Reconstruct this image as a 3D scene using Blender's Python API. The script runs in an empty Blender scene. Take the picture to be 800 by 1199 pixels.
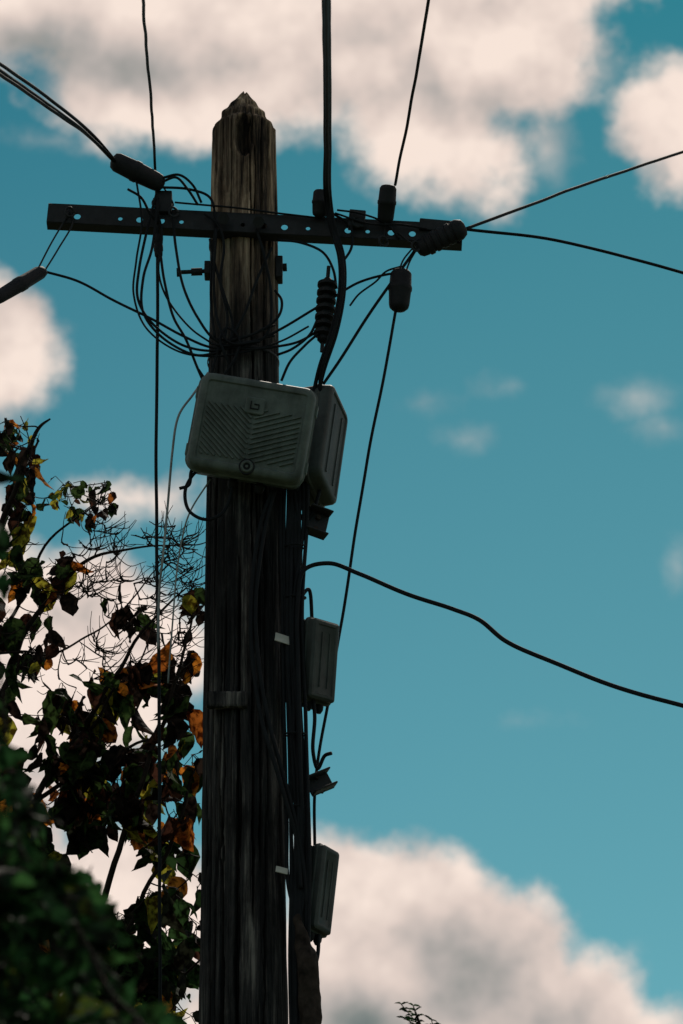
import bpy, bmesh, math, random
from mathutils import Vector, Matrix, noise
random.seed(7)
R=random.random
def U(a,b): return a+(b-a)*R()
scene=bpy.context.scene
scene.view_settings.view_transform='Standard'; scene.view_settings.look='None'
scene.view_settings.exposure=0

# ---------------------------------------------------------------- camera
PITCH=math.radians(26.4); FPX=4400.0; CAM=Vector((0,-10,1.6))
Fv=Vector((0,math.cos(PITCH),math.sin(PITCH))); Uv=Vector((0,-math.sin(PITCH),math.cos(PITCH)))
cd=bpy.data.cameras.new("camera"); cam=bpy.data.objects.new("camera",cd); scene.collection.objects.link(cam)
cam.location=CAM; cam.rotation_euler=(math.pi/2+PITCH,0,0)
cd.sensor_fit='VERTICAL'; cd.sensor_height=24; cd.sensor_width=16; cd.lens=24*FPX/1199
cd.clip_start=0.1; cd.clip_end=5000
cd.dof.use_dof=True; cd.dof.focus_distance=11.0; cd.dof.aperture_fstop=6.0
scene.camera=cam
def ray(u,v): return Fv*FPX+Vector((1,0,0))*(u-400)+Uv*(599.5-v)
def S(u,v,y=0.0):
    "surveyed point: bearing measured on the photo, at distance y behind the pole's vertical plane"
    d=ray(u,v); return CAM+d*((y-CAM.y)/d.y)
def azel(u,v):
    d=ray(u,v).normalized(); return math.degrees(math.atan2(d.x,d.y)),math.degrees(math.asin(d.z))

# ---------------------------------------------------------------- materials
def newmat(name):
    m=bpy.data.materials.new(name); m.use_nodes=True
    nt=m.node_tree; b=nt.nodes['Principled BSDF']; return m,nt,b
def simple(name,col,rough=.5,metal=0,var=.35,scale=18,bump=.15,bscale=60,spec=.5):
    m,nt,b=newmat(name); N=nt.nodes; L=nt.links
    tc=N.new('ShaderNodeTexCoord'); n=N.new('ShaderNodeTexNoise'); n.inputs['Scale'].default_value=scale; n.inputs['Detail'].default_value=6
    n.inputs['Roughness'].default_value=.65
    L.new(tc.outputs['Object'],n.inputs['Vector'])
    r=N.new('ShaderNodeValToRGB'); r.color_ramp.elements[0].position=.3; r.color_ramp.elements[1].position=.7
    r.color_ramp.elements[0].color=[c*(1-var) for c in col]+[1]; r.color_ramp.elements[1].color=[c*(1+var) for c in col]+[1]
    L.new(n.outputs['Fac'],r.inputs['Fac']); L.new(r.outputs['Color'],b.inputs['Base Color'])
    n2=N.new('ShaderNodeTexNoise'); n2.inputs['Scale'].default_value=bscale; n2.inputs['Detail'].default_value=4
    L.new(tc.outputs['Object'],n2.inputs['Vector'])
    bp=N.new('ShaderNodeBump'); bp.inputs['Strength'].default_value=bump; bp.inputs['Distance'].default_value=.004
    L.new(n2.outputs['Fac'],bp.inputs['Height']); L.new(bp.outputs['Normal'],b.inputs['Normal'])
    mr=N.new('ShaderNodeMapRange'); mr.inputs['To Min'].default_value=max(.05,rough-.12); mr.inputs['To Max'].default_value=min(1,rough+.15)
    L.new(n.outputs['Fac'],mr.inputs['Value']); L.new(mr.outputs['Result'],b.inputs['Roughness'])
    b.inputs['Metallic'].default_value=metal; b.inputs['Specular IOR Level'].default_value=spec
    return m
RUB=simple('black_rubber',(.010,.012,.015),.7,spec=.12)
RUB2=simple('weathered_black_plastic',(.012,.013,.016),.65,var=.5,spec=.2)
GREYC=simple('grey_cable',(.26,.28,.30),.7,spec=.2)
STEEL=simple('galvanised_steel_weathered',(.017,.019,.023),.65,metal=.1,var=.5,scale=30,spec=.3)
RUST=simple('rusty_steel',(.035,.024,.02),.8,var=.6,spec=.2)
LABEL=simple('aluminium_label',(.42,.42,.40),.5,var=.3)
BARK=simple('bark',(.02,.015,.013),.95,var=.5,scale=40,bump=.5,spec=.1)
CLOTH=simple('weathered_wrap',(.030,.023,.020),.9,var=.7,scale=25,bump=1,bscale=35,spec=.1)

def plastic(name,lo,hi):
    m,nt,b=newmat(name); N=nt.nodes; L=nt.links
    tc=N.new('ShaderNodeTexCoord')
    n=N.new('ShaderNodeTexNoise'); n.inputs['Scale'].default_value=11; n.inputs['Detail'].default_value=8; n.inputs['Roughness'].default_value=.7
    L.new(tc.outputs['Object'],n.inputs['Vector'])
    mp=N.new('ShaderNodeMapping'); mp.inputs['Scale'].default_value=(35,35,6); L.new(tc.outputs['Object'],mp.inputs['Vector'])
    n2=N.new('ShaderNodeTexNoise'); n2.inputs['Scale'].default_value=1; n2.inputs['Detail'].default_value=6; L.new(mp.outputs[0],n2.inputs['Vector'])
    mul=N.new('ShaderNodeMath'); mul.operation='MULTIPLY_ADD'; L.new(n.outputs['Fac'],mul.inputs[0]); mul.inputs[1].default_value=.7
    m5=N.new('ShaderNodeMath'); m5.operation='MULTIPLY'; L.new(n2.outputs['Fac'],m5.inputs[0]); m5.inputs[1].default_value=.3; L.new(m5.outputs[0],mul.inputs[2])
    r=N.new('ShaderNodeValToRGB'); r.color_ramp.elements[0].position=.36; r.color_ramp.elements[1].position=.60
    r.color_ramp.elements[0].color=(*lo,1); r.color_ramp.elements[1].color=(*hi,1)
    L.new(mul.outputs[0],r.inputs['Fac'])
    L.new(r.outputs['Color'],b.inputs['Base Color']); b.inputs['Roughness'].default_value=.6; b.inputs['Specular IOR Level'].default_value=.3
    n3=N.new('ShaderNodeTexNoise'); n3.inputs['Scale'].default_value=220; L.new(tc.outputs['Object'],n3.inputs['Vector'])
    bp=N.new('ShaderNodeBump'); bp.inputs['Strength'].default_value=.2; bp.inputs['Distance'].default_value=.002
    L.new(n3.outputs['Fac'],bp.inputs['Height']); L.new(bp.outputs['Normal'],b.inputs['Normal'])
    return m
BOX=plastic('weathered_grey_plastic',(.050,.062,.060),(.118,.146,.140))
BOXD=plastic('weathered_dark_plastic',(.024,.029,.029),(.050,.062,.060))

def woodmat(ztop):
    m,nt,b=newmat('weathered_creosoted_wood'); N=nt.nodes; L=nt.links
    tc=N.new('ShaderNodeTexCoord')
    def nz(sc,detail,rough=.6,dist=0):
        mp=N.new('ShaderNodeMapping'); mp.inputs['Scale'].default_value=sc; L.new(tc.outputs['Object'],mp.inputs['Vector'])
        n=N.new('ShaderNodeTexNoise'); n.inputs['Scale'].default_value=1; n.inputs['Detail'].default_value=detail
        n.inputs['Roughness'].default_value=rough; n.inputs['Distortion'].default_value=dist
        L.new(mp.outputs[0],n.inputs['Vector']); return n
    grain=nz((75,75,3.4),8,.7,.5); streak=nz((20,20,1.5),6,.65); blot=nz((6,6,2.6),7,.7)
    sep=N.new('ShaderNodeSeparateXYZ'); L.new(tc.outputs['Object'],sep.inputs[0])
    mr=N.new('ShaderNodeMapRange'); mr.inputs['From Min'].default_value=ztop-.8; mr.inputs['From Max'].default_value=ztop-.15
    L.new(sep.outputs['Z'],mr.inputs['Value'])
    a=N.new('ShaderNodeMath'); a.operation='ADD'; L.new(grain.outputs['Fac'],a.inputs[0]); L.new(streak.outputs['Fac'],a.inputs[1])
    h=N.new('ShaderNodeMath'); h.operation='MULTIPLY'; L.new(a.outputs[0],h.inputs[0]); h.inputs[1].default_value=.5
    r1=N.new('ShaderNodeValToRGB'); e=r1.color_ramp.elements; e[0].position=.42; e[1].position=.61
    e[0].color=(.008,.009,.011,1); e[1].color=(.155,.145,.135,1); k=e.new(.52); k.color=(.038,.036,.037,1)
    r2=N.new('ShaderNodeValToRGB'); e=r2.color_ramp.elements; e[0].position=.41; e[1].position=.58
    e[0].color=(.03,.022,.018,1); e[1].color=(.70,.52,.36,1); k=e.new(.49); k.color=(.28,.19,.125,1)
    L.new(h.outputs[0],r1.inputs['Fac']); L.new(h.outputs[0],r2.inputs['Fac'])
    mx=N.new('ShaderNodeMix'); mx.data_type='RGBA'; L.new(mr.outputs['Result'],mx.inputs['Factor'])
    L.new(r1.outputs['Color'],mx.inputs['A']); L.new(r2.outputs['Color'],mx.inputs['B'])
    m2=N.new('ShaderNodeMix'); m2.data_type='RGBA'; m2.blend_type='MULTIPLY'; m2.inputs['Factor'].default_value=.9
    r3=N.new('ShaderNodeValToRGB'); r3.color_ramp.elements[0].position=.40; r3.color_ramp.elements[1].position=.56
    r3.color_ramp.elements[0].color=(.22,.22,.24,1); L.new(blot.outputs['Fac'],r3.inputs['Fac'])
    L.new(mx.outputs['Result'],m2.inputs['A']); L.new(r3.outputs['Color'],m2.inputs['B'])
    at=N.new('ShaderNodeAttribute'); at.attribute_name='tone'   # shade of drying cracks and crown hollow, painted into the wood colour
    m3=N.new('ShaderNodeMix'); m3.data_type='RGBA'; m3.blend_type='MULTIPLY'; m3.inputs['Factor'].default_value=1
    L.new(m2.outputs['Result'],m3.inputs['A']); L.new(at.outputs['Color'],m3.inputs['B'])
    L.new(m3.outputs['Result'],b.inputs['Base Color']); b.inputs['Roughness'].default_value=.85
    b.inputs['Specular IOR Level'].default_value=.2
    bp=N.new('ShaderNodeBump'); bp.inputs['Strength'].default_value=1; bp.inputs['Distance'].default_value=.008
    L.new(h.outputs[0],bp.inputs['Height']); L.new(bp.outputs['Normal'],b.inputs['Normal'])
    return m

def leafmat(name,trans):
    m,nt,b=newmat(name); N=nt.nodes; L=nt.links
    at=N.new('ShaderNodeAttribute'); at.attribute_name='tone'
    tc=N.new('ShaderNodeTexCoord'); n=N.new('ShaderNodeTexNoise'); n.inputs['Scale'].default_value=45; n.inputs['Detail'].default_value=5
    L.new(tc.outputs['Object'],n.inputs['Vector'])
    r=N.new('ShaderNodeValToRGB'); r.color_ramp.elements[0].position=.40; r.color_ramp.elements[1].position=.58
    r.color_ramp.elements[0].color=(.16,.11,.10,1); r.color_ramp.elements[1].color=(1.15,1.15,1.1,1)
    L.new(n.outputs['Fac'],r.inputs['Fac'])
    mx=N.new('ShaderNodeMix'); mx.data_type='RGBA'; mx.blend_type='MULTIPLY'; mx.inputs['Factor'].default_value=1
    L.new(at.outputs['Color'],mx.inputs['A']); L.new(r.outputs['Color'],mx.inputs['B'])
    L.new(mx.outputs['Result'],b.inputs['Base Color']); b.inputs['Roughness'].default_value=.75; b.inputs['Specular IOR Level'].default_value=.1
    t=N.new('ShaderNodeBsdfTranslucent'); L.new(mx.outputs['Result'],t.inputs['Color'])
    ms=N.new('ShaderNodeMixShader'); ms.inputs[0].default_value=trans
    L.new(b.outputs[0],ms.inputs[1]); L.new(t.outputs[0],ms.inputs[2])
    L.new(ms.outputs[0],N['Material Output'].inputs['Surface'])
    return m
LEAF=leafmat('autumn_leaf',.5); LEAFG=leafmat('green_leaf',.4)

# ---------------------------------------------------------------- mesh helpers
def mkobj(name,verts,faces,mat,parent=None,smooth=True,cols=None):
    me=bpy.data.meshes.new(name); me.from_pydata([tuple(v) for v in verts],[],faces); me.update()
    if smooth: me.polygons.foreach_set('use_smooth',[True]*len(me.polygons))
    me.materials.append(mat)
    if cols is None and mat.name.startswith('weathered_creosoted'): cols=[(1,1,1)]*len(verts)
    if cols is not None:
        a=me.color_attributes.new('tone','FLOAT_COLOR','POINT')
        flat=[]
        for c in cols: flat+= [c[0],c[1],c[2],1.0]
        a.data.foreach_set('color',flat)
    o=bpy.data.objects.new(name,me); scene.collection.objects.link(o)
    if parent: o.parent=parent
    return o
def empty(name,loc=(0,0,0)):
    o=bpy.data.objects.new(name,None); o.empty_display_size=.2; o.location=loc; scene.collection.objects.link(o); return o
def catmull(pts,n=8):
    if len(pts)<3: return [pts[0].lerp(pts[-1],i/n) for i in range(n+1)]
    P=[pts[0]*2-pts[1]]+list(pts)+[pts[-1]*2-pts[-2]]; out=[]
    for i in range(1,len(P)-2):
        p0,p1,p2,p3=P[i-1:i+3]
        def tj(t,a,b): return t+max(1e-6,(b-a).length)**.5
        t0=0;t1=tj(t0,p0,p1);t2=tj(t1,p1,p2);t3=tj(t2,p2,p3)
        for k in range(n):
            t=t1+(t2-t1)*k/n
            A1=p0*((t1-t)/(t1-t0))+p1*((t-t0)/(t1-t0)); A2=p1*((t2-t)/(t2-t1))+p2*((t-t1)/(t2-t1)); A3=p2*((t3-t)/(t3-t2))+p3*((t-t2)/(t3-t2))
            B1=A1*((t2-t)/(t2-t0))+A2*((t-t0)/(t2-t0)); B2=A2*((t3-t)/(t3-t1))+A3*((t-t1)/(t3-t1))
            out.append(B1*((t2-t)/(t2-t1))+B2*((t-t1)/(t2-t1)))
    out.append(pts[-1]); return out
def sweep(V,F,pts,rad,sides=8,cap=True):
    n=len(pts); base=len(V)
    if n<2: return
    t=(pts[1]-pts[0]).normalized(); ref=Vector((0,1,0)) if abs(t.y)<.9 else Vector((1,0,0))
    u=t.cross(ref).normalized()
    for i in range(n):
        a=pts[max(0,i-1)]; b=pts[min(n-1,i+1)]; tt=(b-a)
        if tt.length<1e-9: tt=t.copy()
        tt.normalize(); u=(u-tt*u.dot(tt)).normalized(); w=tt.cross(u)
        r=rad(i/(n-1)) if callable(rad) else rad
        for k in range(sides):
            an=2*math.pi*k/sides; V.append(pts[i]+(u*math.cos(an)+w*math.sin(an))*r)
    for i in range(n-1):
        for k in range(sides):
            k2=(k+1)%sides; F.append((base+i*sides+k,base+i*sides+k2,base+(i+1)*sides+k2,base+(i+1)*sides+k))
    if cap:
        F.append(tuple(base+k for k in reversed(range(sides)))); F.append(tuple(base+(n-1)*sides+k for k in range(sides)))
def pts3(l): return [S(*p) for p in l]
def cable(name,paths,r=.004,mat=None,ext0=0,ext1=0,parent=None,sides=8,wob=.0025):
    "paths: list of polylines of surveyed points, merged into one object"
    V=[];F=[]
    for path in paths:
        p=catmull(pts3(path),10)
        if ext0:
            d=(p[0]-p[1]).normalized(); p=[p[0]+d*ext0*k/4+Vector((0,0,-.02*(k/4)**2*ext0)) for k in (4,3,2,1)]+p
        if ext1:
            d=(p[-1]-p[-2]).normalized(); q=p[-1].copy(); p=p+[q+d*ext1*k/4 for k in (1,2,3,4)]
        ph=U(0,50)
        for i,v in enumerate(p):
            v2=noise.noise_vector(v*5+Vector((ph,0,0)))*wob; p[i]=v+v2
        sweep(V,F,p,r,sides)
    return mkobj(name,V,F,mat or RUB,parent)
def lathe(name,a,b,prof,mat,parent=None,sides=20,squash=1.0):
    V=[];F=[]; ax=(b-a); t=ax.normalized(); ref=Vector((0,1,0)) if abs(t.y)<.9 else Vector((1,0,0))
    u=t.cross(ref).normalized(); w=t.cross(u)
    for (s,r) in prof:
        for k in range(sides):
            an=2*math.pi*k/sides; V.append(a+ax*s+u*math.cos(an)*r+w*math.sin(an)*r*squash)
    n=len(prof)
    for i in range(n-1):
        for k in range(sides):
            k2=(k+1)%sides; F.append((i*sides+k,i*sides+k2,(i+1)*sides+k2,(i+1)*sides+k))
    F.append(tuple(reversed(range(sides)))); F.append(tuple((n-1)*sides+k for k in range(sides)))
    o=mkobj(name,V,F,mat,parent,smooth=True)
    m=o.modifiers.new('es','EDGE_SPLIT'); m.split_angle=math.radians(50)
    return o
def rrect(w,h,r,n=6):
    o=[]
    for cx,cz,a0 in ((w/2-r,h/2-r,0),(-w/2+r,h/2-r,90),(-w/2+r,-h/2+r,180),(w/2-r,-h/2+r,270)):
        for i in range(n+1):
            a=math.radians(a0+90*i/n); o.append((cx+r*math.cos(a),cz+r*math.sin(a)))
    return o
def shell(V,F,w,h,r,loops,cx=0,cz=0):
    base=len(V); n=None
    for (y,ins) in loops:
        L=rrect(w-2*ins,h-2*ins,max(.002,r-ins)); n=len(L)
        for x,z in L: V.append(Vector((x+cx,y,z+cz)))
    for i in range(len(loops)-1):
        for k in range(n):
            k2=(k+1)%n; F.append((base+i*n+k,base+i*n+k2,base+(i+1)*n+k2,base+(i+1)*n+k))
    F.append(tuple(base+k for k in reversed(range(n)))); F.append(tuple(base+(len(loops)-1)*n+k for k in range(n)))
def bar(V,F,a,b,w,d):
    t=(b-a).normalized(); s=Vector((-t.z,0,t.x))*w/2; up=Vector((0,-d,0)); base=len(V)
    for p in (a,b):
        V+= [p-s+Vector((0,.002,0)),p+s+Vector((0,.002,0)),p+s*.6+up,p-s*.6+up]
    for q in ((0,1,5,4),(1,2,6,5),(2,3,7,6),(3,0,4,7),(0,3,2,1),(4,5,6,7)): F.append(tuple(base+i for i in q))
def bevel(o,w=.003,seg=2):
    m=o.modifiers.new('bevel','BEVEL'); m.width=w; m.segments=seg; m.limit_method='ANGLE'; m.angle_limit=math.radians(35)
def block(name,loc,size,mat,rot=(0,0,0),parent=None,bev=.003):
    x,y,z=[s/2 for s in size]
    V=[Vector((i,j,k)) for i in (-x,x) for j in (-y,y) for k in (-z,z)]
    F=[(0,1,3,2),(4,6,7,5),(0,4,5,1),(2,3,7,6),(0,2,6,4),(1,5,7,3)]
    o=mkobj(name,V,F,mat,parent,smooth=False); o.location=loc; o.rotation_euler=rot; bevel(o,bev); return o

# ---------------------------------------------------------------- utility pole
pole=empty('utility_pole')
pb=S(285,1199); pt=S(285,156); ptip=S(287,114)
rb,rt=.124,.0985
def pc(z):
    k=(z-pb.z)/(pt.z-pb.z); return Vector((pb.x+(pt.x-pb.x)*k,0,z)), rb+(rt-rb)*k
WOOD=woodmat(pt.z)
NS=420
cracks=[]
for i in range(85):
    z0=U(4.1,7.9); big=R()<.35
    cracks.append((U(0,2*math.pi),z0,z0+U(.3,1.2)*(2.2 if big else 1),U(.035,.065) if big else U(.012,.028),U(.016,.030) if big else U(.005,.012),U(0,99)))
cracks+= [(math.radians(262),4.3,6.4,.07,.035,3.),(math.radians(286),5.2,7.0,.06,.03,9.),(math.radians(300),4.2,5.6,.06,.03,14.),(math.radians(243),4.4,5.9,.06,.03,21.)]
for a in (215,232,250,291,308,322,340): cracks.append((math.radians(a),pt.z-.55,pt.z+.4,.05,.022,a*1.))
htop=ptip.z-pt.z+.012
zs=[-.3,0,1,2,3,4,4.4]+[4.5+(pt.z-4.5)*i/430 for i in range(431)]
zs+= [pt.z+htop*(i+1)/34 for i in range(34)]
V=[];F=[];C=[]
for z in zs:
    c,r=pc(z); tt=max(0,(z-pt.z)/htop)
    live=[(a+.22*noise.noise(Vector((ph,z*.6,0)))+.05*noise.noise(Vector((ph,z*5,0)))+.02*noise.noise(Vector((ph,z*17,0))),wd*(.5+1.0*abs(noise.noise(Vector((ph,3,z*3))))),dp*max(0,min(1,(z-z0)/.2,(z1-z)/.2))) for a,z0,z1,wd,dp,ph in cracks if z0<z<z1]
    for k in range(NS):
        an=2*math.pi*k/NS; ca,sa=math.cos(an),math.sin(an)
        rr=r*(1+.045*noise.noise(Vector((ca*1.3,sa*1.3,z*.6)))+.03*noise.noise(Vector((ca*4,sa*4,z*1.1)))); tone=1.0
        g=noise.noise(Vector((ca*13,sa*13,z*1.6+3)))
        if g>0: rr-=.007*g
        rr+=.003*noise.noise(Vector((ca*34,sa*34,z*3.3)))
        for a,wd,dp in live:
            da=abs((an-a+math.pi)%(2*math.pi)-math.pi)
            if da<wd: 
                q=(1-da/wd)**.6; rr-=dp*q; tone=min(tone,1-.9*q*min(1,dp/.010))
        da=(an-math.radians(273)+math.pi)%(2*math.pi)-math.pi
        hz=(z-(pt.z-.055))/.085
        q=(da/.34)**2+hz**2
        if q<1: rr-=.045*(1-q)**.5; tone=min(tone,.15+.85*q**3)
        zz=z
        if tt>0:
            j=noise.noise(Vector((ca*2.2,sa*2.2,5)))*.5+.35*noise.noise(Vector((ca*9,sa*9,8)))+.2*noise.noise(Vector((ca*25,sa*25,8)))
            f=1-.93*tt**1.02+ j*.34*min(1,tt*3)*(1-tt)+.05*math.sin(tt*19+j*6)*(1-tt)
            rr*=max(.06,min(1.0,f)); zz=z+.018*j*min(1,tt*4)
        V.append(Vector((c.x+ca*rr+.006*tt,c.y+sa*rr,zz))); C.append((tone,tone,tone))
for i in range(len(zs)-1):
    for k in range(NS):
        k2=(k+1)%NS; F.append((i*NS+k,i*NS+k2,(i+1)*NS+k2,(i+1)*NS+k))
F.append(tuple((len(zs)-1)*NS+k for k in range(NS)))
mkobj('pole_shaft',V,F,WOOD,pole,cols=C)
V=[];F=[]
for (u,v,h,w,lean) in ((277,138,14,4,-1),(283,130,14,5,1),(291,130,13,5,2),(301,142,13,5,2),(270,147,12,4,-2),(262,156,12,4,-1),(312,156,13,4,1)):
    p=S(u,v,-.03); q=S(u+lean,v-h,-.03)
    sweep(V,F,[p,p.lerp(q,.6),q],lambda t,w=w:.0025*w*(1-t*.75),6)
mkobj('crown_splinters',V,F,WOOD,pole)

def crossarm():
    a=S(55,249,-.125); b=S(541,274,-.125); L=(b-a).length; H=.066; D=.042
    V=[];F=[]; n=20; cw=L/n
    skip={0,2,7,8,13}
    for i in range(n):
        x0=i*cw; x1=x0+cw
        if i in skip:
            s=len(V); V+= [Vector((x0,0,0)),Vector((x1,0,0)),Vector((x1,0,H)),Vector((x0,0,H))]; F.append((s,s+1,s+2,s+3)); continue
        cx=(x0+x1)/2+U(-.006,.006); cz=.024; rr=.0105 if i%3 else .007; m=24
        angs=sorted([2*math.pi*k/m for k in range(m)]+[math.atan2(zz-cz,xx-cx)%(2*math.pi) for xx in (x0,x1) for zz in (0,H)])
        s=len(V); m=len(angs)
        for an in angs:
            c,sn=math.cos(an),math.sin(an); V.append(Vector((cx+rr*c,0,cz+rr*sn)))
        for an in angs:
            c,sn=math.cos(an),math.sin(an)
            t=min(((x1-cx) if c>0 else (x0-cx))/c if abs(c)>1e-6 else 9, ((H-cz) if sn>0 else (0-cz))/sn if abs(sn)>1e-6 else 9)
            V.append(Vector((cx+t*c,0,cz+t*sn)))
        for k in range(m):
            k2=(k+1)%m; F.append((s+k,s+k2,s+m+k2,s+m+k))
    s=len(V); V+= [Vector((0,0,0)),Vector((L,0,0)),Vector((L,D,0)),Vector((0,D,0)),Vector((0,0,H)),Vector((L,0,H)),Vector((L,D,H)),Vector((0,D,H))]
    F+= [(s,s+1,s+2,s+3),(s+4,s+7,s+6,s+5)]
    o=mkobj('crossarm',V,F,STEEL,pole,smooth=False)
    t=(b-a).normalized(); o.location=a-Vector((0,0,H/2)); o.rotation_euler=(0,-math.asin(t.z),math.atan2(t.y,t.x))
    w=o.modifiers.new('weld','WELD'); w.merge_threshold=.0005
    m=o.modifiers.new('solid','SOLIDIFY'); m.thickness=.005; m.offset=0
crossarm()
def bolt(a,b,r,parent=pole,name='bolt'):
    L=(b-a).length; k=.012/L
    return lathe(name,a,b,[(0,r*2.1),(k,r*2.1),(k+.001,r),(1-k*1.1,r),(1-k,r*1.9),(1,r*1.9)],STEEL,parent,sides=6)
bolt(S(262,256,-.165),S(262,256,.13),.009); bolt(S(303,260,-.165),S(303,260,.13),.009)
bolt(S(207,319,-.02),S(336,313,-.02),.0075)
block('strap_plate',S(327,316,-.02),(.022,.05,.075),STEEL,parent=pole)
block('strap_plate',S(243,317,-.02),(.018,.05,.045),STEEL,parent=pole)
lathe('spacer',S(224,318.5,-.02),S(237,318,-.02),[(0,.012),(1,.012)],STEEL,pole,12)
def band(v,h,mat,grow=.004,name='band'):
    c,r=pc(S(285,v,0).z); V=[];F=[]; n=60
    for zz,g in ((-h/2,grow-.003),(-h/2+.002,grow),(h/2-.002,grow),(h/2,grow-.003)):
        for k in range(n):
            an=2*math.pi*k/n; V.append(c+Vector((math.cos(an)*(r+g),math.sin(an)*(r+g),zz)))
    for i in range(3):
        for k in range(n):
            F.append((i*n+k,i*n+(k+1)%n,(i+1)*n+(k+1)%n,(i+1)*n+k))
    mkobj(name,V,F,mat,pole)
band(425,.010,STEEL,.004); band(289,.012,RUST,.004)
block('wooden_packing_block',S(266,820,-.12),(.12,.03,.05),WOOD,parent=pole,bev=.008)
block('nameplate',S(331,748,-.116),(.048,.004,.026),LABEL,rot=(0,.12,.45),parent=pole,bev=.001)
block('nameplate',S(330,1019,-.119),(.036,.004,.018),LABEL,rot=(0,.1,.4),parent=pole,bev=.001)

# ---------------------------------------------------------------- junction boxes
def big_box(name,loc,rot,w,h,d,front=True):
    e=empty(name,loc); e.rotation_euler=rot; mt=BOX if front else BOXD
    V=[];F=[]
    shell(V,F,w,h,.034,[(d*.5,.012),(d*.48,.004),(d*.05,0),(d*.02,.004),(0,.004),(-.004,-.005),(-.014,-.006),(-.018,-.001),(-d*.40,.002),(-d*.47,.007),(-d*.5,.016),(-d*.5,.024),(-d*.46,.028)])
    o=mkobj('housing',V,F,mt,e,smooth=True); m=o.modifiers.new('es','EDGE_SPLIT'); m.split_angle=math.radians(40)
    V=[];F=[]; yf=-d*.46
    if front:
        hw=w/2-.034; hh=h/2-.034
        for sgn in (-1,1):
            k=-hh*2.4
            while k<hh*1.5:
                sl=-.80 if sgn<0 else .42
                x1=hw; z0=k; z1=k+abs(sl)*x1
                lo=-hh*.92; hi=hh*.50
                t0=0;t1=1
                if z1<=lo or z0>=hi: k+=.0155; continue
                if z0<lo: t0=(lo-z0)/(z1-z0)
                if z1>hi: t1=(hi-z0)/(z1-z0)
                if t1-t0>.06:
                    bar(V,F,Vector((sgn*(.004+(x1-.004)*t0),yf,z0+(z1-z0)*t0)),Vector((sgn*(.004+(x1-.004)*t1),yf,z0+(z1-z0)*t1)),.0075,.006)
                k+=.0155
        mkobj('rib_pattern',V,F,mt,e,smooth=False)
        V=[];F=[]; shell(V,F,.058,.050,.008,[(yf+.002,0),(yf-.008,0),(yf-.010,.003)],0,.062); mkobj('emblem_plate',V,F,mt,e,smooth=False)
        V=[];F=[]
        pz=[(-.012,.012),(-.012,-.010),(.012,-.010),(.012,.004),(-.002,.004)]
        for i in range(4):
            bar(V,F,Vector((pz[i][0],yf-.010,.062+pz[i][1])),Vector((pz[i+1][0],yf-.010,.062+pz[i+1][1])),.004,.004)
        mkobj('emblem',V,F,RUB2,e,smooth=False)
        lathe('lock',Vector((.008,-d*.5+.012,-h/2+.024)),Vector((.008,-d*.5-.006,-h/2+.024)),[(0,.019),(.8,.019),(1,.016),(1,.0115),(.7,.010),(.7,.004),(.95,.004)],mt,e)
        lathe('lock_ring',Vector((.008,-d*.5+.013,-h/2+.024)),Vector((.008,-d*.5-.003,-h/2+.024)),[(0,.0235),(.9,.0235)],RUB2,e)
    else:
        for x in (-.03,.03): bar(V,F,Vector((x*1.2,yf,-h*.36)),Vector((x*1.2,yf,h*.36)),.008,.0035)
        mkobj('rib_pattern',V,F,mt,e,smooth=False)
    for sx in (-1,1):
        for sz in (-.3,.3):
            block('latch',Vector((sx*(w/2+.004),-.004,sz*h)),(.010,.026,.035),mt,parent=e,bev=.002)
    for x in ((-.03,.05) if front else (-.05,0,.05)):
        lathe('gland',Vector((x,.03,-h/2+.005)),Vector((x,.03,-h/2-.030)),[(0,.012),(.3,.012),(.35,.015),(.7,.014),(1,.008)],RUB2,e,12)
    return e
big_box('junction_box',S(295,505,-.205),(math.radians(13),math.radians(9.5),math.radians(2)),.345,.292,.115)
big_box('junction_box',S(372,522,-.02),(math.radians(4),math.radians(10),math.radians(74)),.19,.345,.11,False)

def small_box(name,u,v,y,w,h,d,rot):
    e=empty(name,S(u,v,y)); e.rotation_euler=rot
    V=[];F=[]
    shell(V,F,w,h,.012,[(d/2,.004),(d*.47,0),(0,0),(-.002,-.005),(-.010,-.005),(-.012,0),(-d*.42,.002),(-d/2,.009),(-d/2,.017),(-d*.46,.020)])
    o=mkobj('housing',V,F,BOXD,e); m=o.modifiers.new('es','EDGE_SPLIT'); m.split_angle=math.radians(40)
    V=[];F=[]
    for x in (-.14,.14): bar(V,F,Vector((w*x,-d*.46,-h*.34)),Vector((w*x,-d*.46,h*.34)),.005,.003)
    mkobj('ribs',V,F,BOXD,e,smooth=False)
    block('hasp',Vector((w/2+.003,-.004,0)),(.010,.022,.03),RUB2,parent=e,bev=.002)
    block('back_plate',Vector((-.01,d/2+.006,0)),(w*1.15,.008,h*1.08),RUB2,parent=e,bev=.002)
    for x in (-.2,.2): lathe('gland',Vector((x*w,.0,-h/2+.004)),Vector((x*w,.0,-h/2-.03)),[(0,.010),(.3,.010),(.35,.013),(.7,.012),(1,.006)],RUB2,e,12)
    return e
small_box('terminal_box',371,775,-.05,.105,.24,.075,(math.radians(10),math.radians(-4),math.radians(42)))
small_box('terminal_box',374,1043,-.04,.085,.25,.062,(math.radians(6),math.radians(2),math.radians(55)))

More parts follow.
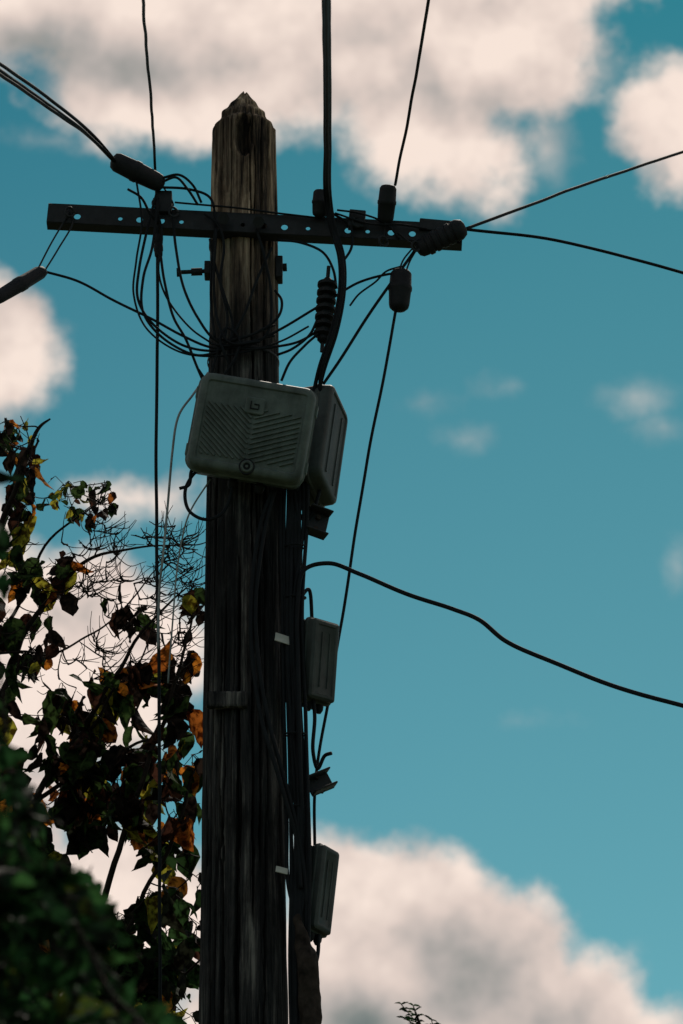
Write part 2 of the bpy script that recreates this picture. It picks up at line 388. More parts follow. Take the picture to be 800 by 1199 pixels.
def bracket(u,v,y,rot,w=.075,h=.095):
    e=empty('steel_bracket',S(u,v,y)); e.rotation_euler=rot
    block('back',Vector((0,0,0)),(w,.006,h),STEEL,parent=e)
    block('top_flange',Vector((0,-.022,h/2-.004)),(w,.04,.006),STEEL,parent=e)
    block('bottom_flange',Vector((0,-.022,-h/2+.004)),(w,.04,.006),STEEL,parent=e)
    block('arm',Vector((-w*.75,.004,h*.1)),(w*.9,.006,.02),STEEL,parent=e)
    for z in (-.02,.02): lathe('bolt',Vector((0,.01,z)),Vector((0,-.014,z)),[(0,.008),(1,.008)],RUST,e,6)
bracket(370,614,-.05,(0,math.radians(12),math.radians(20)),.07,.085)
bracket(374,918,-.05,(0,math.radians(-28),math.radians(15)),.075,.055)

# ---------------------------------------------------------------- clamps and insulators
def clamp(name,a,b,r,bails,ribs=0,mat=RUB2,squash=.8):
    e=empty(name,(0,0,0)); A=S(*a); B=S(*b)
    prof=[(0,r*.35),(.03,r*.75),(.10,r*.95)]
    if ribs:
        for i in range(ribs):
            t=.14+.7*i/ribs; s=.7/ribs; prof+= [(t,r*1.03),(t+s*.6,r*1.03),(t+s*.68,r*.90),(t+s*.92,r*.90)]
    else: prof+= [(.4,r*1.0),(.42,r*1.07),(.5,r*1.07),(.52,r),(.85,r*.92)]
    prof+= [(.92,r*.85),(.98,r*.6),(1,r*.3)]
    lathe('body',A,B,prof,mat,e,20,squash)
    V=[];F=[]
    for path in bails: sweep(V,F,catmull(pts3(path),8),.0028,8)
    if V: mkobj('wire_bail',V,F,STEEL,e)
    return e
clamp('cable_dead_end_clamp',(131,187,-.22),(192,217,-.15),.033,[[(186,212,-.15),(196,226,-.14),(203,240,-.13),(198,244,-.14)],[(160,205,-.18),(158,190,-.2),(140,186,-.22)]])
clamp('cable_dead_end_clamp',(52,316,-.18),(-10,353,-.32),.024,[[(44,316,-.19),(60,285,-.16),(76,258,-.13),(82,248,-.13)],[(48,324,-.17),(68,292,-.15),(86,258,-.13),(82,248,-.13)]])
clamp('cable_dead_end_clamp',(545,265,-.16),(488,293,-.12),.034,[[(492,290,-.13),(478,282,-.13),(466,272,-.13)]],ribs=5)
clamp('cable_dead_end_clamp',(455,216,-.2),(451,262,-.14),.027,[[(451,258,-.14),(450,275,-.13),(449,286,-.13)]])
clamp('cable_dead_end_clamp',(470,316,-.12),(467,364,-.12),.034,[[(466,322,-.12),(472,305,-.13),(482,292,-.13)],[(474,322,-.12),(480,306,-.12),(488,292,-.12)]])
clamp('cable_dead_end_clamp',(376,222,-.17),(374,254,-.15),.024,[])
clamp('cable_dead_end_clamp',(185,274,-.12),(186,302,-.12),.014,[[(185,276,-.12),(184,262,-.13),(182,250,-.13)]],ribs=2)
e=empty('ribbed_insulator')
prof=[(0,.010),(.05,.018)]
for i in range(7):
    t=.06+i*.125; prof+= [(t,.015),(t+.02,.030),(t+.065,.030),(t+.085,.015)]
prof+= [(.95,.018),(1,.008)]
lathe('body',S(384,326,-.12),S(378,402,-.12),prof,RUB2,e,20)
lathe('pin',S(385,312,-.12),S(377,412,-.12),[(0,.006),(1,.006)],STEEL,e,8)
e=empty('cable_tension_hook')
for (u,v) in ((82,250),(184,240),(203,250),(449,284),(487,290),(418,262)):
    V=[];F=[]; c=S(u,v,-.135)
    sweep(V,F,[c+Vector((math.cos(a)*.013,-.012*math.sin(a*.5),math.sin(a)*.016)) for a in [2*math.pi*k/18 for k in range(19)]],.0038,8); mkobj('eye',V,F,STEEL,e)
block('hook_plate',S(192,240,-.12),(.05,.05,.075),STEEL,parent=e)
block('hook_plate',S(510,268,-.11),(.10,.05,.04),STEEL,rot=(0,.1,0),parent=e)
block('hook_plate',S(418,258,-.13),(.05,.03,.06),STEEL,rot=(0,.1,0),parent=e)
block('hook_plate',S(376,240,-.13),(.035,.03,.07),STEEL,parent=e)

# ---------------------------------------------------------------- overhead cables
oc='overhead_cable'
cable(oc,[[(167,-10,-2.2),(172,60,-1.5),(178,130,-.8),(182,197,-.15),(184,240,-.13)]],.0042,ext0=8)
cable(oc,[[(379.5,-10,-2.4),(381,80,-1.5),(381.5,170,-.7),(382,235,-.19),(386,262,-.16),(397,300,-.15),(398,340,-.15),(389,385,-.15),(374,430,-.12),(366,466,-.08)],
          [(384.5,-10,-2.4),(385.5,80,-1.5),(386,170,-.7),(387,235,-.19),(391,262,-.17),(402,300,-.16),(403,342,-.16),(394,390,-.15),(380,432,-.12),(371,466,-.08)],
          [(382,-10,-2.43),(383,80,-1.52),(383.5,170,-.72),(384.5,235,-.2),(388,262,-.17),(399.5,300,-.17),(401,340,-.17),(391,388,-.16),(377,432,-.13),(374,466,-.08)]],.0064,ext0=8,wob=.0008)
cable(oc,[[(504,-10,-1.6),(487,90,-1.0),(470,180,-.45),(463,216,-.2)]],.0045,ext0=8)
cable(oc,[[(-10,68,-1.6),(60,117,-.9),(110,160,-.4),(136,190,-.22)],[(-10,76,-1.6),(60,125,-.9),(112,166,-.4),(138,192,-.2)],[(-10,80,-1.6),(60,128,-.9),(108,163,-.42),(134,189,-.22)]],.0054,ext0=6)
cable(oc,[[(810,174,.8),(680,218,.3),(600,248,0),(545,268,-.15)]],.005,ext0=12)
cable(oc,[[(545,268,-.15),(650,281,-.1),(740,303,0),(810,322,.1)]],.005,ext1=12)
cable(oc,[[(-8,352,-.32),(-120,410,-.6)]],.005,ext1=6)
cable('drop_wire',[[(355,1010,-.1),(352,900,-.12),(349,780,-.12),(349,705,-.12),(356,667,-.12),(385,659,-.12),(420,671,-.14),(480,697,-.2),(530,713,-.25),(562,726,-.3),(592,750,-.33),(650,776,-.4),(720,804,-.5),(810,829,-.6)]],.0068,ext1=5)
cable('drop_wire',[[(464,362,-.12),(452,430,-.1),(438,500,-.08),(420,600,-.05),(404,705,-.02),(388,800,0),(374,880,.0),(369,930,-.02),(369,1000,-.04)]],.0045)
cable('drop_wire',[[(184,240,-.13),(185,300,-.12),(184,420,-.1),(183,560,-.08),(184,680,-.05),(186,800,0),(187,950,.05),(187,1140,.1),(188,1300,.2)]],.005,ext1=3)
cable('drop_wire',[[(487,291,-.12),(455,335,-.13),(425,380,-.13),(398,422,-.12),(378,450,-.1)]],.0048)
cable('jumper_wires',[
 [(52,318,-.18),(90,329,-.17),(130,350,-.17),(175,372,-.17),(215,394,-.16),(250,407,-.14),(290,403,-.135),(328,386,-.12),(365,364,-.12),(385,352,-.12),(420,331,-.13),(455,321,-.13),(470,320,-.13)],
 [(183,228,-.15),(172,270,-.16),(163,315,-.17),(162,350,-.17),(178,378,-.17),(215,405,-.16),(250,411,-.14),(275,405,-.135)],
 [(186,232,-.16),(178,290,-.17),(168,325,-.17),(168,365,-.17),(190,395,-.17),(228,415,-.16),(255,413,-.14)],
 [(189,300,-.12),(193,330,-.14),(203,372,-.16),(218,398,-.16),(232,432,-.14),(238,446,-.13)],
 [(203,255,-.14),(206,290,-.15),(215,335,-.16),(232,372,-.16),(252,398,-.14),(285,409,-.135),(325,406,-.12),(350,400,-.12),(378,384,-.13)],
 [(190,209,-.17),(210,205,-.18),(226,217,-.17),(236,238,-.14)],
 [(190,213,-.17),(206,208,-.18),(220,222,-.17),(232,240,-.14)],
 [(150,222,-.17),(166,232,-.18),(176,250,-.16),(186,262,-.14)],
 [(186,219,-.16),(222,222,-.16),(246,232,-.14),(252,260,-.13),(248,300,-.13),(247,350,-.13),(252,395,-.135)],
 [(325,281,-.12),(352,284,-.13),(378,295,-.13),(390,315,-.13),(394,338,-.12)],
 [(390,250,-.14),(410,264,-.14),(412,290,-.14),(400,310,-.14)],
 [(330,446,-.12),(340,424,-.14),(358,404,-.14),(378,384,-.13),(386,362,-.13)],
 [(325,415,-.12),(342,408,-.13),(362,392,-.13),(372,372,-.13)],
 [(246,280,-.13),(252,310,-.135),(262,345,-.14),(272,380,-.14),(268,404,-.14)],
 [(318,290,-.12),(300,330,-.13),(285,370,-.14),(268,400,-.14)],
 [(322,340,-.12),(330,352,-.12),(326,372,-.13),(300,390,-.14),(262,402,-.14)],
 [(240,250,-.14),(255,262,-.15),(262,285,-.14),(258,330,-.135),(266,372,-.14),(262,400,-.14)],
 [(300,268,-.14),(310,300,-.135),(318,350,-.125),(312,392,-.13),(285,407,-.14)],
 [(232,432,-.14),(244,446,-.13),(250,430,-.14),(256,405,-.14)],
 [(253,268,-.145),(250,330,-.14),(256,380,-.14),(270,402,-.15),(305,400,-.14)],
 [(270,430,-.13),(262,412,-.145),(258,396,-.145),(266,384,-.14),(280,396,-.145),(276,418,-.14),(262,440,-.13)],
],.0042)
cable('jumper_wires',[
 [(160,212,-.19),(166,260,-.17),(160,305,-.17),(157,345,-.18),(172,385,-.18),(210,412,-.17),(252,417,-.14),(290,411,-.135),(330,399,-.12),(362,382,-.13)],
 [(180,232,-.15),(190,275,-.15),(186,320,-.16),(196,350,-.16),(224,385,-.16),(248,402,-.14)],
 [(392,250,-.15),(432,262,-.15),(470,263,-.15),(500,268,-.14)],
 [(395,246,-.15),(422,250,-.16),(452,262,-.15),(468,280,-.13)],
 [(205,237,-.15),(240,240,-.15),(285,244,-.14),(330,250,-.14),(380,256,-.14)],
 [(246,395,-.14),(262,398,-.14),(290,394,-.14),(322,381,-.12)],
 [(246,402,-.14),(262,405,-.145),(290,400,-.145),(322,393,-.12)],
 [(470,312,-.12),(452,318,-.13),(440,330,-.13),(420,345,-.13),(410,358,-.13)],
],.0032)
cable('grey_drop_wire',[[(244,436,-.13),(226,462,-.15),(210,486,-.15),(202,530,-.14),(197,590,-.12),(191,650,-.1),(187,690,-.06),(186,760,-.03)]],.0036,GREYC)
cable('grey_drop_wire',[[(247,560,-.13),(222,600,-.1),(212,640,-.06),(203,720,0),(197,800,.05)]],.0026,GREYC)
cable('box_tail_cable',[[(240,545,-.17),(226,556,-.17),(217,575,-.17),(222,598,-.17),(240,608,-.16),(258,603,-.15),(268,588,-.14),(274,562,-.15)],
 [(232,540,-.17),(224,552,-.17),(221,568,-.17),(210,572,-.17)]],.0052)
cable('riser_cable',[
 [(318,575,-.135),(306,610,-.134),(295,690,-.136),(296,770,-.138),(306,840,-.14),(322,895,-.14),(337,945,-.13),(349,990,-.11),(352,1040,-.11)],
 [(322,575,-.135),(310,620,-.134),(300,690,-.136),(301,760,-.138),(312,835,-.14),(328,895,-.13),(343,950,-.12),(354,1000,-.11),(360,1060,-.1)],
],.0062)
risers=[]
for i,(u0,u1,u2,u3) in enumerate(((330,338,341,340),(334,342,346,345),(338,345,351,352),(343,349,356,349),(347,354,360,358),(352,347,349,356),(326,335,338,362),(340,340,353,347),(356,358,363,361),(336,343,343,343),(345,351,347,352))):
    risers.append([(u0+4,560,-.08-.005*(i%3)),(u0+3,620,-.09),(u1-4,720,-.09-.012*(i%3)),(u1+U(-3,3),830,-.09-.01*(i%2)),(u2+U(-2,2),960,-.09-.012*(i%3)),(u2,1040,-.1),(u3,1120,-.09-.01*(i%3)),(u3+2,1230,-.09)])
cable('riser_cable',risers,.0058,ext1=3)
cable('riser_cable',[[(366,470,-.07),(358,530,-.09),(345,570,-.09),(348,600,-.09),(352,640,-.08),(350,690,-.08)],[(378,560,-.06),(366,600,-.06),(358,612,-.06)],
 [(366,812,-.05),(368,840,-.05),(366,880,-.05),(372,900,-.04),(380,885,-.05),(388,882,-.06)],[(374,1095,-.04),(372,1120,-.05),(362,1150,-.07)],[(352,700,-.1),(362,690,-.08),(366,735,-.06)]],.0055)
V=[];F=[]
sp=catmull([S(346,1074,-.11),S(352,1096,-.11),S(360,1128,-.11),S(363,1200,-.1),S(363,1290,-.1),S(363,1420,-.1)],24)
sweep(V,F,sp,lambda t:.010+.019*min(1,t*2.6),28)
for i,v in enumerate(V): V[i]=v+noise.noise_vector(Vector((v.x*45,v.y*45,v.z*14)))*.009+noise.noise_vector(Vector((v.x*90,v.y*90,v.z*40)))*.003
mkobj('cable_guard_sleeve',V,F,CLOTH)
V=[];F=[]
for v in (640,700,860,945):
    c=S(346,v,-.09)
    sweep(V,F,[c+Vector((math.cos(a)*.030,math.sin(a)*.03,.006*math.sin(a))) for a in [2*math.pi*k/20 for k in range(21)]],.003,6)
mkobj('cable_ties',V,F,RUB)

# ---------------------------------------------------------------- vegetation
class Buf:
    def __init__(s): s.V=[];s.F=[];s.C=[]
RIM=[(.0,.34),(.10,.72),(.28,.98),(.48,1.0),(.66,.84),(.82,.55),(.93,.22)]
def leaf(b,p,d,n,L,W,col):
    d=d.normalized(); s=d.cross(n)
    if s.length<1e-3: s=d.cross(Vector((.3,.5,.8)))
    s.normalize(); n=s.cross(d).normalized(); base=len(b.V); fold=U(.1,.85); curl=U(-.1,.7); tw=U(-.5,.5); wv=U(0,6)
    def pt(t,w):
        q=s*(w*W/2*math.cos(fold))+n*(abs(w)*W/2*math.sin(fold)+tw*w*W*.4*t+W*.09*math.sin(t*13+wv)*abs(w))
        return p+d*(t*L)+q-n*(t*t*curl*L)
    m=len(RIM)
    for t,w in RIM: b.V.append(pt(min(1,t+.02),0))
    b.V.append(pt(1.03,0))
    for sg in (1,-1):
        for t,w in RIM: b.V.append(pt(t,sg*w*U(.84,1.12)))
    for i in range(m-1):
        b.F.append((base+i,base+i+1,base+m+1+i+1,base+m+1+i))
        b.F.append((base+i+1,base+i,base+2*m+1+i,base+2*m+2+i))
    b.F.append((base+m-1,base+m,base+m+1+m-1)); b.F.append((base+m,base+m-1,base+2*m+1+m-1))
    k=U(.7,1.3); b.C+= [(col[0]*k,col[1]*k,col[2]*k)]*(3*m+1)
AUT=[((.018,.012,.010),42),((.045,.018,.012),15),((.46,.13,.022),7),((.80,.26,.03),4),((.30,.27,.03),9),((.030,.055,.016),34)]
LOW=[((.014,.016,.010),40),((.04,.018,.012),8),((.5,.17,.025),3),((.28,.26,.03),6),((.022,.05,.016),50)]
GRN=[((.02,.065,.022),50),((.035,.10,.03),32),((.012,.03,.015),26),((.08,.11,.02),4)]
def pick(t):
    x=U(0,sum(w for _,w in t))
    for c,w in t:
        x-=w
        if x<=0: return c
    return t[0][0]
def rdir(): 
    return Vector((U(-1,1),U(-1,1),U(-1,1))).normalized()

tree=empty('autumn_tree')
wood=([],[]); lf=Buf()
trunk=[Vector((-1.75,.9,-.2)),Vector((-1.7,.9,1.2)),Vector((-1.6,.85,2.5)),Vector((-1.5,.8,3.6)),Vector((-1.38,.75,4.4))]
tp=catmull(trunk,10); sweep(*wood,tp,lambda t:.11-.06*t,12)
limbs=[]
def limb(path,r0,r1,start=None):
    p=catmull(([start] if start else [])+pts3(path),10)
    for i,v in enumerate(p): p[i]=v+noise.noise_vector(v*3.1)*.03+noise.noise_vector(v*9)*.012
    sweep(*wood,p,lambda t:r0+(r1-r0)*t,7); limbs.extend(p[3:])
T0=trunk[-1]; T1=trunk[3]
limb([(-40,1250,.7),(20,1020,.5),(90,850,.4),(150,760,.3),(215,690,.25)],.018,.0025,T0)
limb([(-110,1100,.7),(-30,880,.6),(40,720,.5),(110,655,.4),(200,640,.3)],.018,.002,T0)
limb([(0,1280,.6),(100,1100,.4),(165,930,.3),(205,800,.25),(232,700,.25)],.016,.0025,T1)
limb([(-130,1000,.8),(-50,760,.6),(0,620,.5),(40,505,.4),(58,488,.4)],.020,.003,T0)
limb([(-60,900,.7),(10,730,.6),(70,620,.5),(130,575,.4)],.010,.002,S(-110,1100,.7))
limb([(-20,1000,.6),(60,930,.5),(130,880,.4),(228,860,.3)],.012,.003,S(-40,1250,.7))
limb([(60,1200,.5),(150,1080,.4),(215,960,.3),(236,900,.3)],.012,.003,T1)
limb([(80,1260,.5),(170,1180,.4),(232,1120,.3)],.012,.003,T1)
limb([(-260,1000,1.0),(-300,800,1.0),(-280,600,.9)],.03,.004,T0)
limb([(-420,1150,1.2),(-520,950,1.2),(-560,760,1.1)],.03,.004,T1)
limb([(0,760,.5),(60,760,.4),(110,740,.35),(160,700,.3),(185,660,.3)],.005,.0018,S(-50,780,.6))
limb([(100,850,.4),(130,800,.35),(165,770,.3),(185,700,.25)],.005,.0016)
def twig(p,q,r=.0022):
    m=p.lerp(q,.5)+rdir()*(q-p).length*.13+Vector((0,0,-.12*(q-p).length))
    c=catmull([p,m,q],7)
    for i in range(1,len(c)): c[i]=c[i]+noise.noise_vector(c[i]*14)*.008
    sweep(*wood,c,lambda t:r*(1-t*.5),5); return c
lp=[l.copy() for l in limbs]
def cluster(c,n,size,table,hang=.7,pet=(.015,.05)):
    best=min(lp,key=lambda q:(q-c).length+ (0.35*max(0,q.z-c.z)))
    t=twig(best,c,.0028 if (best-c).length>.15 else .0022)
    for q in t[6::4]: lp.append(q)
    for i in range(n):
        p=t[int(U(.45,.999)*len(t))]+rdir()*.006
        st=rdir()*.6+Vector((0,0,-.3)); e=p+st.normalized()*U(*pet)
        sweep(*wood,[p,e],.0012,4,False)
        d=rdir()*(1-hang)+Vector((0,0,-hang))
        L=size*U(.5,1.15); leaf(lf,e,d,rdir(),L,L*U(.55,.88),pick(table))
regions=[
 (-10,62,486,560,12,(3,5),.072),(0,40,540,610,6,(2,5),.08),(60,138,562,604,12,(3,6),.05),(0,92,605,700,15,(2,4),.09),(90,236,676,745,11,(1,3),.095),
 (-10,60,700,870,15,(3,5),.09),(95,236,760,905,30,(2,5),.11),(40,110,790,900,10,(2,4),.095),(-10,236,880,1000,72,(3,6),.105),
 (-10,90,990,1210,48,(4,7),.11),(80,240,1035,1090,24,(2,5),.10),(80,205,1080,1215,52,(3,7),.105),(195,236,1110,1210,6,(1,3),.06),
 (-420,-10,560,760,50,(4,7),.11),(-620,-10,760,1000,110,(4,7),.11),(-600,-10,1000,1500,170,(4,7),.11),(-10,230,1220,1500,55,(4,7),.11)]
for u0,u1,v0,v1,n,(a,b_),s in regions:
    for i in range(n):
        u=U(u0,u1);v=U(v0,v1)
        if 85<u<150 and 985<v<1040: continue
        y=U(.2,1.0) if u>-10 else U(.2,1.8)
        if 600<v<900: y=U(.2,.7)
        cluster(S(u,v,y),random.randint(a,b_),s,LOW if v>960 else AUT,hang=U(.35,.85))
for i in range(140):
    u=U(-5,232) if i%2 else U(90,232); v=U(615,800) if i%3 else U(610,700); q=S(u,v,U(.2,.6)); best=min(lp,key=lambda w:(w-q).length+.2*max(0,w.z-q.z))
    if (best-q).length<.6: 
        t=twig(best,q,.0030); lp.extend(t[6::4])
        for k in (4,7,10,12):
            if R()<.75: twig(t[k],t[k]+Vector((U(-.04,.11),U(-.05,.05),U(-.03,.09))),.0018)
mkobj('trunk_and_branches',wood[0],wood[1],BARK,tree)
mkobj('foliage',lf.V,lf.F,LEAF,tree,cols=lf.C)

shrub=empty('green_shrub'); wood=([],[]); lf=Buf(); lp=[]
def stem(pts,r0,r1):
    p=catmull(pts,10)
    for i,v in enumerate(p): p[i]=v+noise.noise_vector(v*2.5)*.03
    sweep(*wood,p,lambda t:r0+(r1-r0)*t,8); lp.extend(p[4:])
base=Vector((-.95,-5.7,-.1))
stem([base,Vector((-.9,-5.7,1.2)),Vector((-.75,-5.75,2.2)),Vector((-.55,-5.8,2.9)),Vector((-.42,-5.8,3.15))],.035,.004)
stem([base,Vector((-1.1,-5.6,1.4)),Vector((-1.0,-5.6,2.6)),Vector((-.7,-5.6,3.3)),Vector((-.47,-5.7,3.75))],.035,.004)
stem([base,Vector((-1.3,-5.5,1.4)),Vector((-1.5,-5.3,2.6)),Vector((-1.4,-5.3,3.5))],.03,.004)
stem([base,Vector((-.7,-5.8,1.3)),Vector((-.4,-5.9,2.2)),Vector((-.28,-5.9,2.75))],.03,.004)
for u0,u1,v0,v1,n,s in ((-60,85,895,1010,32,.042),(-60,110,1000,1100,52,.045),(-60,205,1100,1230,72,.045),(-80,8,500,600,6,.045),(-80,2,600,710,6,.045),(-120,-25,700,900,20,.05),
                        (-500,-60,700,1300,130,.055),(-600,200,1230,2200,200,.06)):
    for i in range(n):
        u=U(u0,u1);v=U(v0,v1)
        if v0==895 and u>85-(1010-v)*.5: continue
        if v0==1100 and u>110+(v-1100)*.9: continue
        cluster(S(u,v,U(-6.2,-5.2)),random.randint(4,8),s,GRN,hang=.4,pet=(.006,.02))
mkobj('stems',wood[0],wood[1],BARK,shrub)
mkobj('foliage',lf.V,lf.F,LEAFG,shrub,cols=lf.C)

sap=empty('young_sapling'); wood=([],[]); lf=Buf()
top=S(484,1178,3.0)
main=catmull([Vector((top.x+.15,3.0,-.1)),Vector((top.x+.1,3.0,2.5)),S(500,1260,3.0),S(497,1222,3.0),S(491,1198,3.0),top],10)
sweep(*wood,main,lambda t:.02*(1-t)+.002,7)
br=[(main,38),(catmull([S(500,1230,3),S(507,1205,3),S(505,1192,3)],8),8),(catmull([S(497,1218,3),S(485,1200,3),S(470,1190,3)],8),8),(catmull([S(491,1200,3),S(480,1188,3),S(470,1176,3)],8),4)]
for p,st in br:
    if p is not main: sweep(*wood,p,.0018,5)
    for q in p[st::3]:
        for s_ in (-1,1):
            leaf(lf,q,Vector((s_*.8,U(-.4,.4),U(-.1,.7))),Vector((0,-1,.6)),U(.022,.036),.013,pick(GRN))
mkobj('stem',wood[0],wood[1],BARK,sap); mkobj('foliage',lf.V,lf.F,LEAFG,sap,cols=lf.C)

# ---------------------------------------------------------------- ground
def groundmat():
    m,nt,b=newmat('grass'); N=nt.nodes; L=nt.links
    tc=N.new('ShaderNodeTexCoord'); n=N.new('ShaderNodeTexNoise'); n.inputs['Scale'].default_value=.6; n.inputs['Detail'].default_value=10
    L.new(tc.outputs['Object'],n.inputs['Vector']); r=N.new('ShaderNodeValToRGB')
    r.color_ramp.elements[0].position=.35; r.color_ramp.elements[1].position=.65
    r.color_ramp.elements[0].color=(.03,.045,.015,1); r.color_ramp.elements[1].color=(.08,.09,.04,1)
    L.new(n.outputs['Fac'],r.inputs['Fac']); L.new(r.outputs['Color'],b.inputs['Base Color']); b.inputs['Roughness'].default_value=.95
    return m
g=2500
mkobj('ground',[(-g,-g,0),(g,-g,0),(g,g,0),(-g,g,0)],[(0,1,2,3)],groundmat(),smooth=False)

# ---------------------------------------------------------------- sky with clouds
SUN_EL=50; SUN_AZ=10   # azimuth measured from +Y towards +X
w=bpy.data.worlds.new("World"); scene.world=w; w.use_nodes=True
w.cycles.sampling_method='MANUAL'; w.cycles.sample_map_resolution=512
nt=w.node_tree; N=nt.nodes; L=nt.links
for n in list(N): N.remove(n)
def mk(nt):
    N=nt.nodes;L=nt.links
    def put(s,v):
        if isinstance(v,bpy.types.NodeSocket): L.new(v,s)
        elif v is not None: s.default_value=v
    def M(op,a,b=None,c=None,clamp=False):
        n=N.new('ShaderNodeMath'); n.operation=op; n.use_clamp=clamp; put(n.inputs[0],a)
        if b is not None: put(n.inputs[1],b)
        if c is not None: put(n.inputs[2],c)
        return n.outputs[0]
    def VM(op,a,b=None):
        n=N.new('ShaderNodeVectorMath'); n.operation=op; put(n.inputs[0],a)
        if b is not None: put(n.inputs[1],b)
        return n.outputs['Value'] if op in('LENGTH','DOT_PRODUCT') else n.outputs['Vector']
    return M,VM,put
M,VM,put=mk(nt)
D2P=57.2958/FPX
def blobfield(ae,blobs,smooth=True):
    out=None
    for (u,v,rx,ry) in blobs:
        az,el=azel(u,v); ax=rx*D2P/math.cos(math.radians(el)); ay=ry*D2P
        q=VM('MULTIPLY',VM('SUBTRACT',ae,(az,el,0)),(1/ax,1/ay,0)); d=VM('LENGTH',q)
        s=M('MULTIPLY_ADD',d,-min(ax,ay),min(ax,ay))
        out=s if out is None else (M('SMOOTH_MAX',out,s,.25) if smooth else M('MAXIMUM',out,s))
    return out
CL=[ (40,-40,220,125),(215,20,210,165),(380,30,220,145),(490,110,115,125),(545,185,110,65),(600,40,135,105),(650,-20,100,60),
 (790,130,75,75),(805,195,55,48),(300,-200,620,190),
 (-5,410,88,92),(-120,420,180,120),
 (150,585,80,22),(70,780,190,140),(-100,700,160,200),
 (110,1090,180,140),(-100,1000,220,180),
 (415,1085,95,125),(500,1115,110,120),(580,1160,110,110),(665,1195,105,88),(380,1220,190,160),(740,1235,70,72),(560,1300,260,140)]
WISP=[(745,464,46,22),(778,500,24,11),(540,515,20,8),(612,450,16,6),(490,472,12,5),(605,845,20,8),(795,665,10,20),(60,165,80,12),(740,1112,14,8),(690,75,55,50),(640,175,45,55)]
DARK=[(540,1155,120,80),(430,1195,95,85),(640,1195,95,45),(180,85,70,30),(30,40,60,30)]
tc=N.new('ShaderNodeTexCoord'); d0=tc.outputs['Generated']
sep=N.new('ShaderNodeSeparateXYZ'); L.new(d0,sep.inputs[0])
az_=M('MULTIPLY',M('ARCTAN2',sep.outputs[0],sep.outputs[1]),57.2958); el_=M('MULTIPLY',M('ARCSINE',sep.outputs[2]),57.2958)
cb=N.new('ShaderNodeCombineXYZ'); L.new(az_,cb.inputs[0]); L.new(el_,cb.inputs[1]); ae=cb.outputs[0]
deg=VM('SCALE',d0); deg.node.inputs['Scale'].default_value=57.2958
def nz(vec,scale,detail,rough,off,dist=0):
    n=N.new('ShaderNodeTexNoise'); n.inputs['Scale'].default_value=scale; n.inputs['Detail'].default_value=detail; n.inputs['Roughness'].default_value=rough; n.inputs['Distortion'].default_value=dist
    L.new(VM('ADD',vec,off),n.inputs['Vector']); return M('SUBTRACT',n.outputs['Fac'],.5)
n1=nz(deg,.55,8,.58,(3,8,1)); nn=M('MULTIPLY',n1,3.8)
# relief: the same billows, coarser, sampled a little toward the sun
n1a=nz(deg,.42,4,.50,(3,8,1)); n1b=nz(deg,.42,4,.50,(3+.10,8-.2,1+.55)); low=nz(deg,.05,3,.5,(40,3,9))
f=blobfield(ae,CL)
far=M('MULTIPLY',M('SUBTRACT',low,.03),26); outside=M('SUBTRACT',VM('LENGTH',VM('SUBTRACT',ae,(0.,26.4,0))),12.0)
f=M('MAXIMUM',f,M('MINIMUM',far,M('MULTIPLY',outside,.5)))
f=M('MAXIMUM',M('MINIMUM',M('MULTIPLY',f,1.7),2.2),-4.0)
body=M('ADD',f,nn)
wisp=M('MULTIPLY_ADD',nn,.40,blobfield(ae,WISP,False)); shade=M('MULTIPLY_ADD',n1a,1.8,blobfield(ae,DARK))
def ramp(val,a,b,lo=0.,hi=1.):
    n=N.new('ShaderNodeMapRange'); n.interpolation_type='SMOOTHSTEP'
    L.new(val,n.inputs['Value']); n.inputs['From Min'].default_value=a; n.inputs['From Max'].default_value=b; n.inputs['To Min'].default_value=lo; n.inputs['To Max'].default_value=hi
    return n.outputs['Result']
A=M('MAXIMUM',ramp(body,-.40,.75),ramp(wisp,-.15,.85,0,.62))
rel=M('SUBTRACT',n1a,n1b)
lit=M('MULTIPLY_ADD',rel,1.7,.88)
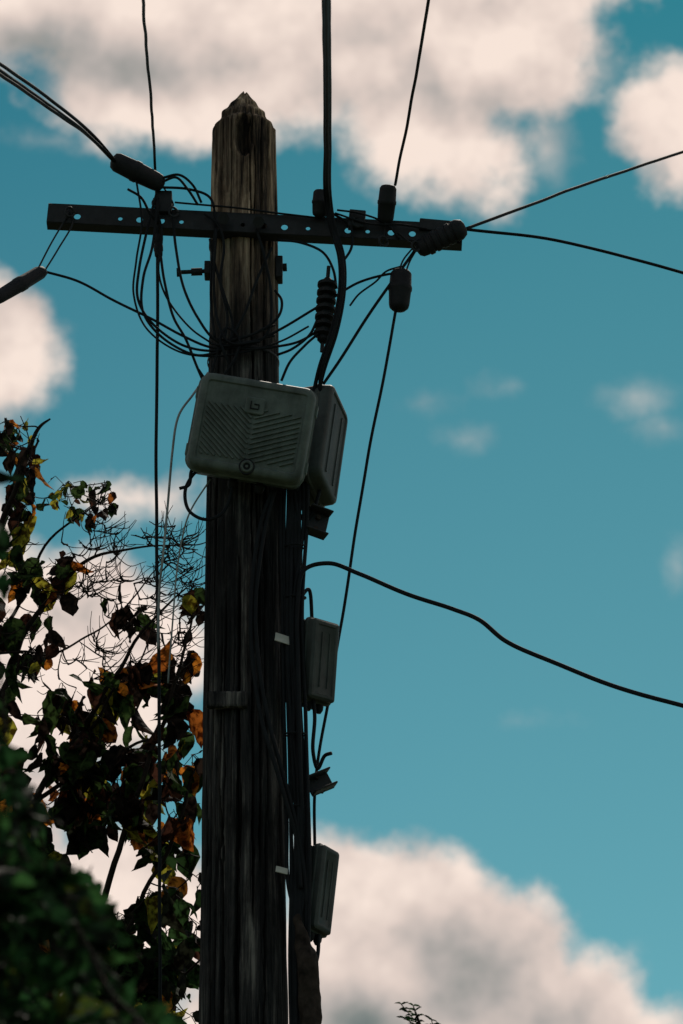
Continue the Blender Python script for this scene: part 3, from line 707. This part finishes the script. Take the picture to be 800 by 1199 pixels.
lit=M('MULTIPLY_ADD',n1,.18,lit)
lit=M('SUBTRACT',lit,ramp(shade,-.5,1.4,0,.66))
lit=M('ADD',lit,0,clamp=True)
cr=N.new('ShaderNodeValToRGB'); L.new(lit,cr.inputs['Fac']); e=cr.color_ramp.elements
e[0].position=0; e[0].color=(.10,.145,.145,1); e[1].position=1; e[1].color=(.93,.78,.69,1)
for p,c in ((.3,(.22,.245,.235)),(.55,(.46,.42,.395)),(.78,(.73,.61,.55))):
    k=e.new(p); k.color=(*c,1)
BG=.1
cs=VM('SCALE',cr.outputs['Color']); cs.node.inputs['Scale'].default_value=1/BG
sky=N.new('ShaderNodeTexSky'); sky.sky_type='NISHITA'; sky.sun_disc=False
sky.sun_elevation=math.radians(SUN_EL); sky.sun_rotation=math.radians(SUN_AZ); sky.air_density=1.0; sky.dust_density=.6; sky.ozone_density=1.5
grade=N.new('ShaderNodeValToRGB'); eg=grade.color_ramp.elements   # sky deepens with height
L.new(M('DIVIDE',el_,90.0),grade.inputs['Fac'])
eg[0].position=.20; eg[0].color=(.33,.74,.60,1); eg[1].position=.39; eg[1].color=(.04,.34,.345,1)
tint=VM('MULTIPLY',sky.outputs[0],grade.outputs['Color'])
mx=N.new('ShaderNodeMix'); mx.data_type='RGBA'; L.new(A,mx.inputs['Factor']); L.new(tint,mx.inputs['A']); L.new(cs,mx.inputs['B'])
bg=N.new('ShaderNodeBackground'); bg.inputs['Strength'].default_value=BG; L.new(mx.outputs['Result'],bg.inputs['Color'])
out=N.new('ShaderNodeOutputWorld'); L.new(bg.outputs[0],out.inputs['Surface'])

sd=bpy.data.lights.new('sun','SUN'); sd.energy=2.8; sd.angle=math.radians(.5); sd.color=(1,.9,.78)
so=bpy.data.objects.new('sun',sd); scene.collection.objects.link(so)
el=math.radians(SUN_EL); az=math.radians(SUN_AZ)
sv=Vector((math.sin(az)*math.cos(el),math.cos(az)*math.cos(el),math.sin(el)))
so.rotation_euler=sv.to_track_quat('Z','Y').to_euler(); so.location=sv*30
